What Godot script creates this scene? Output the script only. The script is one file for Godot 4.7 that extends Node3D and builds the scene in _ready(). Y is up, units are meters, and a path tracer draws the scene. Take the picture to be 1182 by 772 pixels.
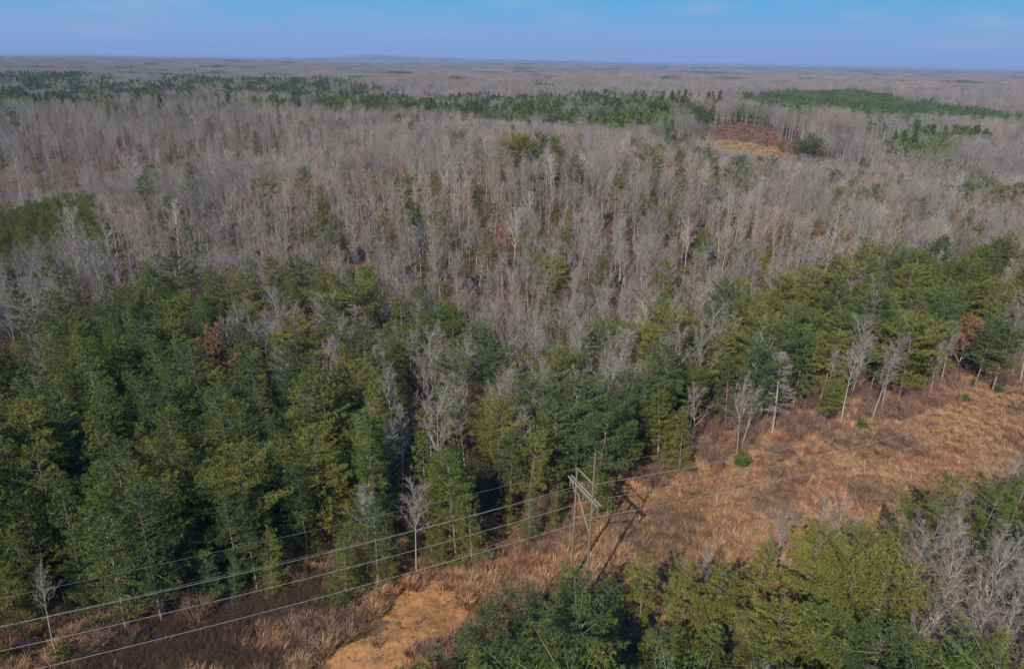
extends Node3D
# A wooded valley seen from above a power line clearing in late autumn.
# World: x right, y up, the view runs towards -z; "d" below is the distance ahead (-z).

const EYE := 60.0
const ROW_AT := Vector2(8.3, 65.0)        # foot of the power line pole, (x, d)
const ROW_E := Vector2(0.905, 0.426)      # along the power line
const ROW_N := Vector2(-0.426, 0.905)     # across it, away from the eye
const DENSE_LEFT := [Vector2(-99, 110), Vector2(-89, 119), Vector2(-88, 126), Vector2(-87, 139), Vector2(-78, 150), Vector2(-63, 143), Vector2(-46, 111), Vector2(-36, 87), Vector2(-25, 68), Vector2(-18, 62), Vector2(-13, 50), Vector2(-22, 53), Vector2(-27, 50), Vector2(-33, 46), Vector2(-37, 42), Vector2(-46, 42)]
const DENSE_MID := [Vector2(-17, 56), Vector2(-17, 66), Vector2(-12, 76), Vector2(-3, 80), Vector2(7, 94), Vector2(14, 93), Vector2(28, 109), Vector2(43, 133), Vector2(56, 145), Vector2(76, 155), Vector2(91, 170), Vector2(116, 180), Vector2(158, 189), Vector2(103, 116), Vector2(65, 99), Vector2(42, 87), Vector2(32, 81), Vector2(19, 75), Vector2(11, 71), Vector2(2, 66), Vector2(-4, 60)]
const MIXED := [Vector2(-63, 146), Vector2(-48, 158), Vector2(-25, 152), Vector2(-5, 122), Vector2(8, 112), Vector2(33, 149), Vector2(48, 159), Vector2(56, 145), Vector2(28, 105), Vector2(14, 91), Vector2(-3, 78), Vector2(-12, 74), Vector2(-17, 66), Vector2(-17, 56), Vector2(-26, 68), Vector2(-36, 87)]
const YOUNG_LEFT := [Vector2(-279, 324), Vector2(-239, 340), Vector2(-222, 345), Vector2(-128, 211), Vector2(-117, 186), Vector2(-118, 168), Vector2(-144, 162)]
const STRIP_LEFT := [Vector2(-894, 1144), Vector2(-766, 1326), Vector2(-534, 958), Vector2(-614, 1451), Vector2(-399, 1486), Vector2(-174, 933), Vector2(-72, 790), Vector2(-51, 557), Vector2(-108, 542), Vector2(-180, 562), Vector2(-276, 580), Vector2(-451, 807), Vector2(-319, 555), Vector2(-421, 531)]
const STRIP_MID := [Vector2(-163, 874), Vector2(-39, 924), Vector2(127, 1015), Vector2(227, 925), Vector2(131, 500), Vector2(85, 485), Vector2(27, 493), Vector2(-48, 527), Vector2(-106, 567)]
const PLANTATION := [Vector2(250, 930), Vector2(410, 1129), Vector2(573, 1252), Vector2(556, 1000), Vector2(571, 734), Vector2(451, 576), Vector2(415, 653), Vector2(254, 519), Vector2(221, 550), Vector2(187, 567)]
const GREEN_RIGHT := [Vector2(245, 455), Vector2(284, 503), Vector2(357, 549), Vector2(299, 447), Vector2(255, 418), Vector2(232, 423)]
const CLEARING := [Vector2(131, 505), Vector2(145, 543), Vector2(169, 546), Vector2(182, 524), Vector2(190, 501), Vector2(186, 478), Vector2(184, 458), Vector2(163, 446), Vector2(144, 458), Vector2(128, 473)]
const DIRT := [Vector2(-14, 65), Vector2(-11, 66), Vector2(-8, 66), Vector2(-6, 64), Vector2(-4, 61), Vector2(-5, 58), Vector2(-9, 57), Vector2(-10, 55), Vector2(-9, 51), Vector2(-20, 51), Vector2(-19, 56), Vector2(-16, 59), Vector2(-14, 61)]
const BRUSH := [Vector2(-47, 51), Vector2(-45, 57), Vector2(-38, 63), Vector2(-28, 68), Vector2(-19, 64), Vector2(-21, 61), Vector2(-30, 60), Vector2(-27, 56), Vector2(-23, 52)]
const SINGLES := [
	[32.7, 59.6, 15, "round"],
	[34.6, 55.4, 14, "wide"],
	[38.9, 55.4, 13, "wide"],
	[6.3, 54.6, 13, "dark"],
	[9.8, 54.2, 12, "dark"],
	[14.2, 56.2, 13, "pine"],
	[2.0, 53.5, 12, "dark"],
	[-1.7, 50.8, 11, "dark"],
	[-4.5, 49.2, 10, "dark"],
	[-6.5, 48.1, 9, "dark"],
	[-7.6, 46.3, 9, "dark"],
	[22.0, 55.0, 13, "pine"],
	[18.5, 54.2, 12, "pine"],
	[18.1, 56.5, 12, "pine"],
	[45.2, 64.7, 14, "pine"],
	[52.2, 67.9, 15, "pine"],
	[57.6, 68.7, 14, "pine"],
	[61.5, 70.3, 15, "dark"],
	[40.0, 61.6, 13, "pine"],
	[27.2, 58.8, 13, "pine"],
	[31.5, 65.1, 12, "bare"],
	[22.2, 60.7, 10, "bare"],
	[45.2, 60.4, 14, "bare"],
	[48.4, 59.3, 15, "bare"],
	[50.4, 58.1, 15, "bare"],
	[43.7, 53.9, 14, "bare"],
	[50.0, 55.4, 15, "bare"],
	[43.8, 49.3, 14, "bare"],
	[38.1, 49.0, 12, "bare"],
	[47.0, 49.4, 14, "bare"],
	[46.0, 58.0, 9, "russet"],
	[28.3, 58.8, 7, "russet"],
	[40.4, 50.4, 8, "russet"],
	[45.2, 103.5, 16, "dead"],
	[72.3, 123.7, 17, "dark"],
	[93.2, 130.9, 12, "russet"],
	[98.1, 130.8, 9, "russet"],
	[25.0, 124.6, 19, "pale"],
	[13.1, 231.2, 19, "pale"],
	[90.5, 170.8, 18, "pine"],
	[95.0, 168.0, 18, "pine"],
	[78.6, 162.0, 17, "pine"],
	[113.4, 176.5, 18, "dark"],
	[118.2, 169.9, 17, "pine"],
	[134.9, 180.3, 18, "pine"],
	[100.4, 165.4, 17, "pine"],
	[67.9, 153.1, 17, "pine"],
	[55.9, 141.5, 17, "pine"],
	[50.2, 249.9, 18, "dark"],
	[55.3, 233.1, 19, "dark"],
	[10.4, 280.5, 18, "dark"],
	[15.4, 276.9, 16, "pine"],
	[-25.7, 310.5, 16, "pine"],
	[-50.3, 243.4, 12, "dark"],
	[-53.1, 179.4, 17, "pine"],
	[180.2, 434.0, 19, "round_dark"],
	[173.7, 431.2, 17, "round_dark"],
	[185.3, 431.1, 17, "round_dark"],
	[179.3, 428.3, 15, "round_dark"],
	[176.5, 429.7, 16, "round_dark"],
	[181.9, 428.7, 16, "round_dark"],
	[168.1, 473.2, 6, "round_dark"],
	[173.9, 460.0, 7, "dark"],
	[159.0, 468.1, 7, "bare"],
	[134.8, 548.2, 17, "dark"],
	[-7.0, 175.3, 18, "pine"],
	[1.6, 177.1, 17, "pine"],
	[51.5, 182.2, 15, "pine"],
	[21.5, 163.6, 17, "pine"],
	[36.3, 157.9, 18, "pine"],
	[-28.4, 193.5, 16, "pine"],
	[-22.7, 191.1, 15, "pine"],
	[-30.2, 192.1, 14, "pine"],
	[10.5, 168.0, 14, "round"],
	[-82.1, 132.8, 19, "cone"],
	[-56.6, 152.6, 17, "pine"],
	[-50.2, 154.8, 17, "dark"],
	[-38.3, 114.7, 17, "round"],
	[-74.5, 146.8, 19, "dark"],
	[-67.0, 142.1, 18, "pine"],
	[-88.4, 114.2, 20, "dark"],
	[-25.8, 110.6, 17, "dark"],
	[-22.5, 127.5, 17, "pine"],
	[-27.6, 102.2, 16, "pine"],
	[-10.5, 116.5, 16, "pine"],
	[-5.2, 121.6, 15, "pine"],
	[-20.5, 109.9, 14, "pine"],
	[-53.2, 112.3, 13, "orange"],
	[-47.8, 106.5, 11, "orange"],
]
const SHRUBS := [
	[36.7, 93.1, 2.6, true, "dense bright green shrub at the wood's edge above the grassy strip"],
	[61.9, 106.2, 1.9, true, "low bright green shrub beside the wires at the wood's edge"],
	[23.7, 90.0, 1.6, true, "low green shrub between pale trunks behind the crossarm's shadow"],
	[76.6, 118.9, 2.4, true, "olive shrub at the wood's edge above the grey brush heap"],
	[74.2, 105.7, 2.2, false, "grey twiggy brush heap in the wide tan grass"],
	[67.2, 111.8, 2.0, false, "reddish bare shrub at the wood's edge near the low green shrub"],
	[58.1, 105.8, 2.0, false, "purplish bare shrub below the trunks at the wood's edge"],
	[-39.5, 56.0, 1.5, true, "small yellow green bush alone in the dark brush"],
	[-46.8, 54.0, 1.8, true, "small bright green bush at the dark brush's low corner"],
	[-19.6, 63.0, 1.6, true, "green bush between the dirt track and the pine stand"],
	[86.4, 117.0, 1.9, true, "green shrub at the wood's edge above the wide tan grass"],
	[96.2, 121.8, 2.1, true, "darker green shrub at the wood's edge near the russet oaks"],
	[92.6, 112.7, 1.6, false, "small dark bare shrub standing out in the wide tan grass"],
]
const STRAW := [Vector2(124, 484), Vector2(137, 509), Vector2(146, 497), Vector2(159, 488), Vector2(171, 479), Vector2(179, 470), Vector2(170, 451), Vector2(150, 459), Vector2(134, 463)]

var rng := RandomNumberGenerator.new()
var noise := FastNoiseLite.new()
var used := {}
var M := {}

# ---------------------------------------------------------------- helpers
# Vertex colours are stored as bytes, 0 to 1. k = 1 stands for the material's own colour and may go up to ROOM:
# tri() stores k / ROOM and rough() sets an albedo of colour * ROOM, so the two cancel out everywhere.
const ROOM := 2.5

class Mb:
	const ROOM := 2.5
	var v := PackedVector3Array()
	var c := PackedColorArray()
	func tri(p: Vector3, q: Vector3, r: Vector3, k: Color) -> void:
		v.append(p); v.append(q); v.append(r)
		var w := Color(k.r / ROOM, k.g / ROOM, k.b / ROOM)
		c.append(w); c.append(w); c.append(w)
	func tube(p: Vector3, q: Vector3, r0: float, r1: float, n: int, k: Color) -> void:
		var ax := (q - p).normalized()
		var s := ax.cross(Vector3(0.31, 0.2, 0.93) if absf(ax.z) < 0.8 else Vector3(1, 0.1, 0)).normalized()
		var t := ax.cross(s)
		for i in n:
			var a0 := TAU * i / n
			var a1 := TAU * (i + 1) / n
			var u := s * cos(a0) + t * sin(a0)
			var w := s * cos(a1) + t * sin(a1)
			tri(p + u * r0, q + u * r1, p + w * r0, k)
			if r1 > 0.001:
				tri(p + w * r0, q + u * r1, q + w * r1, k)
	func box(t: Transform3D, h: Vector3, k: Color) -> void:
		var p := []
		for i in 8:
			p.append(t * Vector3(h.x if i & 1 else -h.x, h.y if i & 2 else -h.y, h.z if i & 4 else -h.z))
		for f in [[0, 1, 3, 2], [5, 4, 6, 7], [4, 0, 2, 6], [1, 5, 7, 3], [2, 3, 7, 6], [4, 5, 1, 0]]:
			tri(p[f[0]], p[f[2]], p[f[1]], k)
			tri(p[f[0]], p[f[3]], p[f[2]], k)
	func add_to(m: ArrayMesh, mat: Material) -> ArrayMesh:
		var a := []
		a.resize(Mesh.ARRAY_MAX)
		a[Mesh.ARRAY_VERTEX] = v
		a[Mesh.ARRAY_COLOR] = c
		m.add_surface_from_arrays(Mesh.PRIMITIVE_TRIANGLES, a)
		m.surface_set_material(m.get_surface_count() - 1, mat)
		return m
	func mesh(mat: Material) -> ArrayMesh:
		return add_to(ArrayMesh.new(), mat)

func numbered(called: String) -> String:
	used[called] = used.get(called, -1) + 1
	return called if used[called] == 0 else "%s_%03d" % [called, used[called]]

func tag(o: Node, label := "", category := "", group := "", kind := "") -> Node:
	if label: o.set_meta("label", label)
	if category: o.set_meta("category", category)
	if group: o.set_meta("group", group)
	if kind: o.set_meta("kind", kind)
	return o

func thing(called: String, at: Vector3) -> Node3D:
	var o := Node3D.new()
	o.name = numbered(called)
	add_child(o)
	o.position = at
	return o

func part(called: String, mesh: Mesh, parent: Node, mat: Material = null) -> MeshInstance3D:
	var o := MeshInstance3D.new()
	o.name = called
	o.mesh = mesh
	if mat: o.material_override = mat
	parent.add_child(o, true)
	return o

func rough(c: Color, vertex := true, backlight := 0.0, r := 0.9) -> StandardMaterial3D:
	var m := StandardMaterial3D.new()
	m.albedo_color = (Color(c.r * ROOM, c.g * ROOM, c.b * ROOM) if vertex else c).linear_to_srgb()
	m.vertex_color_use_as_albedo = vertex
	m.roughness = r
	m.metallic_specular = 0.25
	m.cull_mode = BaseMaterial3D.CULL_DISABLED
	if backlight > 0.0:
		m.backlight_enabled = true
		m.backlight = Color(backlight, backlight, backlight).linear_to_srgb()
	return m

func noise_tex(freq: float, size: int, stops: Array, sd: int, normal := false) -> NoiseTexture2D:
	var n := FastNoiseLite.new()
	n.seed = sd
	n.frequency = freq
	n.fractal_octaves = 5
	n.fractal_gain = 0.62
	var t := NoiseTexture2D.new()
	t.width = size
	t.height = size
	t.seamless = true
	t.noise = n
	t.generate_mipmaps = false
	if normal:
		t.as_normal_map = true
		t.bump_strength = 6.0
	elif stops:
		var g := Gradient.new()
		g.offsets = PackedFloat32Array(range(stops.size()).map(func(i): return float(i) / (stops.size() - 1)))
		g.colors = PackedColorArray(stops.map(func(q): return q.linear_to_srgb()))
		t.color_ramp = g
	return t

func ground_mat(stops: Array, tile: float, sd: int) -> StandardMaterial3D:
	var m := StandardMaterial3D.new()
	m.albedo_texture = noise_tex(0.03, 1024, stops, sd)
	m.uv1_triplanar = true
	m.uv1_world_triplanar = true
	m.uv1_scale = Vector3.ONE / tile
	m.detail_enabled = true
	m.detail_blend_mode = BaseMaterial3D.BLEND_MODE_MUL
	m.detail_uv_layer = BaseMaterial3D.DETAIL_UV_2
	m.detail_albedo = noise_tex(0.012, 512, [Color(0.55, 0.52, 0.5), Color(0.8, 0.78, 0.75), Color(1, 1, 1)], sd + 3)
	m.uv2_triplanar = true
	m.uv2_world_triplanar = true
	m.uv2_scale = Vector3.ONE / (tile * 5.3)
	m.roughness = 0.95
	m.metallic_specular = 0.2
	return m

# ---------------------------------------------------------------- terrain
func ss(a: float, b: float, t: float) -> float:
	return smoothstep(a, b, t)

func bell(x: float, z: float, cx: float, cz: float, sl: float, sr: float, sn: float, sf: float) -> float:
	var dx := (x - cx) / (sl if x < cx else sr)
	var dz := (z - cz) / (sn if z < cz else sf)
	return exp(-(dx * dx + dz * dz) / 2.0)

func ground_y(x: float, z: float) -> float:
	var h := 16.5 * bell(x, z, 0, 325, 120, 80, 95, 85)
	h += -6.0 * bell(x, z, -5, 150, 70, 60, 22, 40)
	h += -7.0 * bell(x, z, 150, 385, 50, 70, 50, 35)
	h += 8.0 * bell(x, z, -95, 235, 50, 70, 45, 32)
	h += -21.0 * bell(x, z, -205, 305, 140, 75, 48, 52)
	h += 12.0 * bell(x, z, -260, 580, 230, 160, 70, 140)
	h += 18.0 * bell(x, z, 180, 570, 110, 130, 80, 110)
	h += 12.0 * ss(700, 1200, z)
	h += ss(110, 300, z) * 1.6 * sin(x / 31.0 + 0.7) * sin(z / 38.0 + 1.1)
	h += ss(500, 1500, z) * 3.0 * sin(x / 140.0 + 2.0) * sin(z / 170.0)
	h += ss(1500, 4000, z) * 9.0 * sin(x / 620.0 + 1.0) * sin(z / 540.0 + 0.5)
	h += ss(2500, 6000, z) * 14.0 * (sin(x / 1350.0 + 0.4) * sin(z / 900.0) + 0.5 * sin(x / 510.0 + z / 800.0))
	if z > 8000.0:
		h += 70.0 * bell(x, z, -2900, 14000, 500, 700, 700, 700) + 52.0 * bell(x, z, -1500, 14500, 1500, 1500, 700, 700) + 40.0 * bell(x, z, 2500, 14500, 2500, 4000, 900, 900)
	if z < 140.0:
		h += 0.35 * noise.get_noise_2d(x * 9.0, z * 9.0) + 0.12 * noise.get_noise_2d(x * 40.0, z * 40.0)
	return h

func spot(x: float, d: float, up := 0.0) -> Vector3:
	return Vector3(x, ground_y(x, d) + up, -d)

func across(x: float, d: float) -> float:
	return (Vector2(x, d) - ROW_AT).dot(ROW_N)

func inside(p: Vector2, poly: PackedVector2Array) -> bool:
	return Geometry2D.is_point_in_polygon(p, poly)

func drape(called: String, poly: PackedVector2Array, step: float, up: float, ragged: float, mat: Material, relief := 0.0) -> void:
	var lo := poly[0]
	var hi := poly[0]
	for p in poly:
		lo = lo.min(p)
		hi = hi.max(p)
	var st := SurfaceTool.new()
	st.begin(Mesh.PRIMITIVE_TRIANGLES)
	var at := {}
	var nx := int((hi.x - lo.x) / step) + 4
	var nz := int((hi.y - lo.y) / step) + 4
	var count := 0
	for j in nz:
		for i in nx:
			var c := lo + Vector2(i - 1, j - 1) * step
			var wob := Vector2(noise.get_noise_2d(c.x * 14.0, c.y * 14.0), noise.get_noise_2d(c.x * 14.0 + 500.0, c.y * 14.0)) * ragged
			if not inside(c + wob, poly):
				continue
			var id := []
			for q in [[i, j], [i + 1, j], [i + 1, j + 1], [i, j + 1]]:
				var key: int = q[1] * 100000 + q[0]
				if not at.has(key):
					var x: float = lo.x + (q[0] - 1.5) * step
					var d: float = lo.y + (q[1] - 1.5) * step
					st.add_vertex(spot(x, d, up + relief * (0.5 + noise.get_noise_2d(x * 30.0, d * 30.0) + 0.8 * noise.get_noise_2d(x * 85.0, d * 85.0))))
					at[key] = count
					count += 1
				id.append(at[key])
			for k in [0, 1, 2, 0, 2, 3]:
				st.add_index(id[[0, 3, 2, 1][k]])
	st.generate_normals()
	var o := MeshInstance3D.new()
	o.name = called
	o.mesh = st.commit()
	o.material_override = mat
	o.set_meta("kind", "structure")
	add_child(o)

# ---------------------------------------------------------------- plants
func ru() -> Vector3:
	return Vector3(rng.randf_range(-1, 1), rng.randf_range(-1, 1), rng.randf_range(-1, 1))

func tuft(m: Mb, p: Vector3, dir: Vector3, n: int, ln: float, wd: float, k: Color) -> void:
	for i in n:
		var d := (dir * 0.55 + ru()).normalized()
		var s := d.cross(ru()).normalized() * wd
		var l := ln * rng.randf_range(0.7, 1.25)
		var q := rng.randf_range(0.85, 1.15)
		m.tri(p - s, p + s, p + d * l, Color(k.r * q, k.g * q, k.b * q))

# A pine: trunk and boughs in "wood", needle tufts in "leaf".
func make_pine(sd: int, H: float, R: float, cb: float, shape: String, boughs: int, fill := 1.0, leafless := false) -> Array:
	rng.seed = sd
	var wood := Mb.new()
	var leaf := Mb.new()
	var bark := Color(1, 1, 1)
	var lean := Vector3(rng.randf_range(-0.5, 0.5), 0, rng.randf_range(-0.5, 0.5))
	var ph := rng.randf() * TAU
	var axis := func(y: float) -> Vector3:
		var f: float = y / H
		return Vector3(sin(f * 4.0 + ph) * 0.14, y, cos(f * 3.3 + ph) * 0.14) + lean * f * f
	var r0 := 0.0095 * H + 0.035
	for i in 10:
		var ya := -0.4 + (H * 0.97 + 0.4) * i / 10.0
		var yb := -0.4 + (H * 0.97 + 0.4) * (i + 1) / 10.0
		var q := rng.randf_range(0.8, 1.15)
		wood.tube(axis.call(ya), axis.call(yb), r0 * (1.0 - 0.92 * i / 10.0), r0 * (1.0 - 0.92 * (i + 1) / 10.0), 6, bark * q)
	# a few dead stubs below the crown
	for i in 9:
		var y := H * cb * rng.randf_range(0.45, 1.0)
		var a := rng.randf() * TAU
		var d := Vector3(cos(a), rng.randf_range(-0.2, 0.3), sin(a))
		var p: Vector3 = axis.call(y)
		wood.tube(p, p + d * rng.randf_range(0.5, 1.6), 0.03, 0.006, 3, bark * 0.8)
	var ph2 := rng.randf() * TAU
	for i in boughs:
		if rng.randf() < 0.13: continue
		var f := clampf((i + rng.randf()) / boughs, 0.0, 1.0)
		f = pow(f, 0.92)
		var y := H * lerpf(cb, 0.975, f)
		var prof := 1.0
		match shape:
			"cone": prof = pow(1.0 - f, 0.8) * 0.95 + 0.06
			"round": prof = sqrt(maxf(0.02, 1.0 - pow(f, 2.4))) * (0.55 + 0.45 * minf(1.0, f * 4.0))
			_: prof = (pow(1.0 - f, 0.6) * 0.92 + 0.1) * (0.62 + 0.38 * minf(1.0, f * 4.0))
		var a := i * 2.39996 + rng.randf_range(-0.5, 0.5)
		var L := R * prof * rng.randf_range(0.5, 1.28) * (1.0 + 0.2 * sin(a * 2.0 + ph) + 0.24 * sin(a + ph2)) + 0.3
		var rise := lerpf(-0.05, 0.75, f * f) + rng.randf_range(-0.28, 0.3)
		var out := Vector3(cos(a), 0, sin(a))
		var side := Vector3(-sin(a), 0, cos(a))
		var p0: Vector3 = axis.call(y)
		var along := func(s: float) -> Vector3:
			return p0 + out * (L * s) + Vector3.UP * (L * (rise * s + 0.22 * s * s - 0.12 * s))
		var br := 0.012 + 0.009 * L
		wood.tube(p0, along.call(0.5), br, br * 0.6, 3, bark * 0.85)
		wood.tube(along.call(0.5), along.call(1.0), br * 0.6, 0.008, 3, bark * 0.8)
		var tone := rng.randf_range(0.82, 1.18)
		var warm := rng.randf_range(-0.1, 0.16)
		var ns := maxi(3, int(L / 0.3))
		for k in ns:
			var s := lerpf(0.28, 1.0, (k + 0.5) / ns)
			var pp: Vector3 = along.call(s)
			for sgn in [-1.0, 1.0]:
				var ll := (0.3 + 0.36 * L * (1.12 - s)) * rng.randf_range(0.55, 1.15)
				var ld: Vector3 = (out * rng.randf_range(0.35, 0.9) + side * sgn + Vector3.UP * rng.randf_range(-0.25, 0.5)).normalized()
				if leafless:
					wood.tube(pp, pp + ld * ll, 0.016, 0.004, 3, bark)
					for t in 5:
						var b: Vector3 = pp + ld * ll * rng.randf()
						var e := (ld + ru() * 0.8 + Vector3.DOWN * 0.2).normalized() * rng.randf_range(0.25, 0.6)
						var w := e.cross(ru()).normalized() * 0.014
						wood.tri(b - w, b + w, b + e, bark * rng.randf_range(0.7, 1.1))
					continue
				var nt := maxi(1, int(ll / 0.34))
				for t in nt:
					if rng.randf() > fill: continue
					var tp: Vector3 = pp + ld * (ll * (t + 0.6) / nt) + ru() * 0.09
					var q := tone * rng.randf_range(0.78, 1.24)
					var kc := Color(q * (1.0 + warm), q, q * (1.0 - warm * 0.6))
					if rng.randf() < 0.025: kc = Color(q * 2.1, q * 1.05, q * 1.1)
					tuft(leaf, tp, ld + Vector3.UP * 0.5, 8, 0.34, 0.034, kc)
		if not leafless:
			var kc := Color(tone * (1.0 + warm), tone, tone)
			for t in 2:
				tuft(leaf, along.call(1.0) + ru() * 0.1, out + Vector3.UP * 0.7, 9, 0.36, 0.042, kc)
	if not leafless:
		for t in 6:
			tuft(leaf, axis.call(H * (0.94 + 0.012 * t)), Vector3.UP, 8, 0.36, 0.042, Color(1, 1, 1))
	return [wood, leaf]

# A leafless hardwood: trunk and limbs in "wood", fine branches and twigs in "twig".
func make_bare(sd: int, H: float, spread: float, cb: float, limbs: int, leaves := 0.0, thick := 1.0) -> Array:
	rng.seed = sd
	var wood := Mb.new()
	var twig := Mb.new()
	var ph := rng.randf() * TAU
	var lean := Vector3(rng.randf_range(-0.9, 0.9), 0, rng.randf_range(-0.9, 0.9))
	var axis := func(y: float) -> Vector3:
		var f: float = y / H
		return Vector3(sin(f * 5.0 + ph) * 0.2, y, cos(f * 4.1 + ph) * 0.2) + lean * f * f
	var r0 := (0.0075 * H + 0.03) * thick
	for i in 11:
		var ya := -0.4 + (H * 0.93 + 0.4) * i / 11.0
		var yb := -0.4 + (H * 0.93 + 0.4) * (i + 1) / 11.0
		var q := rng.randf_range(0.82, 1.15)
		wood.tube(axis.call(ya), axis.call(yb), r0 * (1.0 - 0.9 * i / 11.0), r0 * (1.0 - 0.9 * (i + 1) / 11.0), 6 if i < 5 else 4, Color(q, q, q))
	for i in limbs:
		var f := (i + rng.randf()) / limbs
		var y := H * lerpf(cb, 0.92, f)
		var a := i * 2.39996 + rng.randf_range(-0.6, 0.6)
		var el := rng.randf_range(0.55, 1.05) + 0.25 * f
		var d := Vector3(cos(a) * cos(el), sin(el), sin(a) * cos(el))
		var L := spread * rng.randf_range(0.75, 1.3) * (1.0 - 0.5 * f)
		var p: Vector3 = axis.call(y)
		var lr := r0 * lerpf(0.42, 0.16, f)
		var tone := rng.randf_range(0.85, 1.15)
		for s in 4:
			d = (d + Vector3.UP * 0.14 + ru() * 0.16).normalized()
			var q := p + d * (L / 4.0)
			wood.tube(p, q, lr * (1.0 - s * 0.23), lr * (1.0 - (s + 1) * 0.23), 4 if s < 2 else 3, Color(1, 1, 1) * tone)
			var n2 := 2 if s > 0 else 1
			if s == 3: n2 = 3
			for b in n2:
				var e := (d + ru() * 0.75).normalized()
				e.y = absf(e.y) * 0.8 + 0.12
				e = e.normalized()
				var l2 := L * rng.randf_range(0.26, 0.5)
				var p2 := p.lerp(q, rng.randf() if s < 3 else 1.0)
				var q2 := p2 + e * l2
				twig.tube(p2, q2, 0.026 * thick, 0.008, 3, Color(1.12, 1.12, 1.12) * tone)
				for t in 5:
					var pt := p2.lerp(q2, rng.randf_range(0.25, 1.0))
					var et := (e + ru() * 0.7 + Vector3.UP * 0.15).normalized() * l2 * rng.randf_range(0.35, 0.65)
					var wt := et.cross(ru()).normalized() * 0.012
					var kc := Color(1, 1, 1) * (tone * rng.randf_range(0.8, 1.15))
					twig.tri(pt - wt, pt + wt, pt + et, kc)
					for u in 4:
						var pu := pt + et * rng.randf_range(0.2, 1.0)
						var eu := (et.normalized() + ru() * 0.75 + Vector3.UP * 0.2).normalized() * rng.randf_range(0.3, 0.75)
						var wu := eu.cross(ru()).normalized() * 0.0115
						twig.tri(pu - wu, pu + wu, pu + eu, kc)
						if rng.randf() < leaves:
							for w in 2:
								var lp := pu + eu * rng.randf() 
								var ld := (ru() + Vector3.DOWN * 0.5).normalized() * 0.24
								var lw := ld.cross(ru()).normalized() * 0.085
								var q3 := rng.randf_range(0.7, 1.3)
								twig.tri(lp - lw, lp + lw, lp + ld, Color(0.95 * q3, 0.48 * q3, 0.26 * q3))
			p = q
	return [wood, twig]

func make_shrub(sd: int, H: float, R: float, stems: int, leafy: bool) -> Array:
	rng.seed = sd
	var wood := Mb.new()
	var leaf := Mb.new()
	for i in stems:
		var a := rng.randf() * TAU
		var d := Vector3(cos(a) * R / H, 1.0, sin(a) * R / H) * rng.randf_range(0.5, 1.0) * Vector3(rng.randf(), 1, rng.randf())
		var p := Vector3(cos(a), -0.1, sin(a)) * Vector3(0.15 * R, 1, 0.15 * R)
		var q := p + d * H
		wood.tube(p, q, 0.022, 0.006, 3, Color(1, 1, 1))
		for t in 9:
			var pt := p.lerp(q, rng.randf_range(0.3, 1.0))
			var et := (d.normalized() + ru() * 0.8).normalized() * H * rng.randf_range(0.12, 0.32)
			var kc := Color(1, 1, 1) * rng.randf_range(0.75, 1.2)
			var wt := et.cross(ru()).normalized() * 0.012
			wood.tri(pt - wt, pt + wt, pt + et, kc)
			for u in 4:
				var pu := pt + et * rng.randf_range(0.3, 1.0)
				if leafy:
					tuft(leaf, pu, Vector3.UP * 0.5, 6, 0.16, 0.05, kc)
				else:
					var eu := (et.normalized() + ru()).normalized() * rng.randf_range(0.2, 0.45)
					var wu := eu.cross(ru()).normalized() * 0.009
					leaf.tri(pu - wu, pu + wu, pu + eu, kc)
	return [wood, leaf]

func make_tussock(sd: int, blades: int, H: float, R: float) -> ArrayMesh:
	rng.seed = sd
	var m := Mb.new()
	for i in blades:
		var a := rng.randf() * TAU
		var r := R * sqrt(rng.randf()) * 0.45
		var p := Vector3(cos(a) * r, -0.05, sin(a) * r)
		var h := H * rng.randf_range(0.55, 1.1)
		var d := Vector3(cos(a) * 0.35 + 0.08, 1.0, sin(a) * 0.35) + ru() * 0.12
		var mid := p + d * h * 0.6
		var tip := mid + (d + Vector3(cos(a), -0.5, sin(a)) * 0.6) * h * 0.4
		var s := Vector3(-sin(a), 0, cos(a)).rotated(Vector3.UP, rng.randf_range(-0.8, 0.8)) * 0.02
		var q := rng.randf_range(0.7, 1.25)
		var k := Color(q, q * rng.randf_range(0.92, 1.05), q * rng.randf_range(0.85, 1.1))
		m.tri(p - s, mid + s, p + s, k)
		m.tri(p - s, mid - s, mid + s, k)
		m.tri(mid - s, tip, mid + s, k)
	return m.mesh(M.straw)

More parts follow.
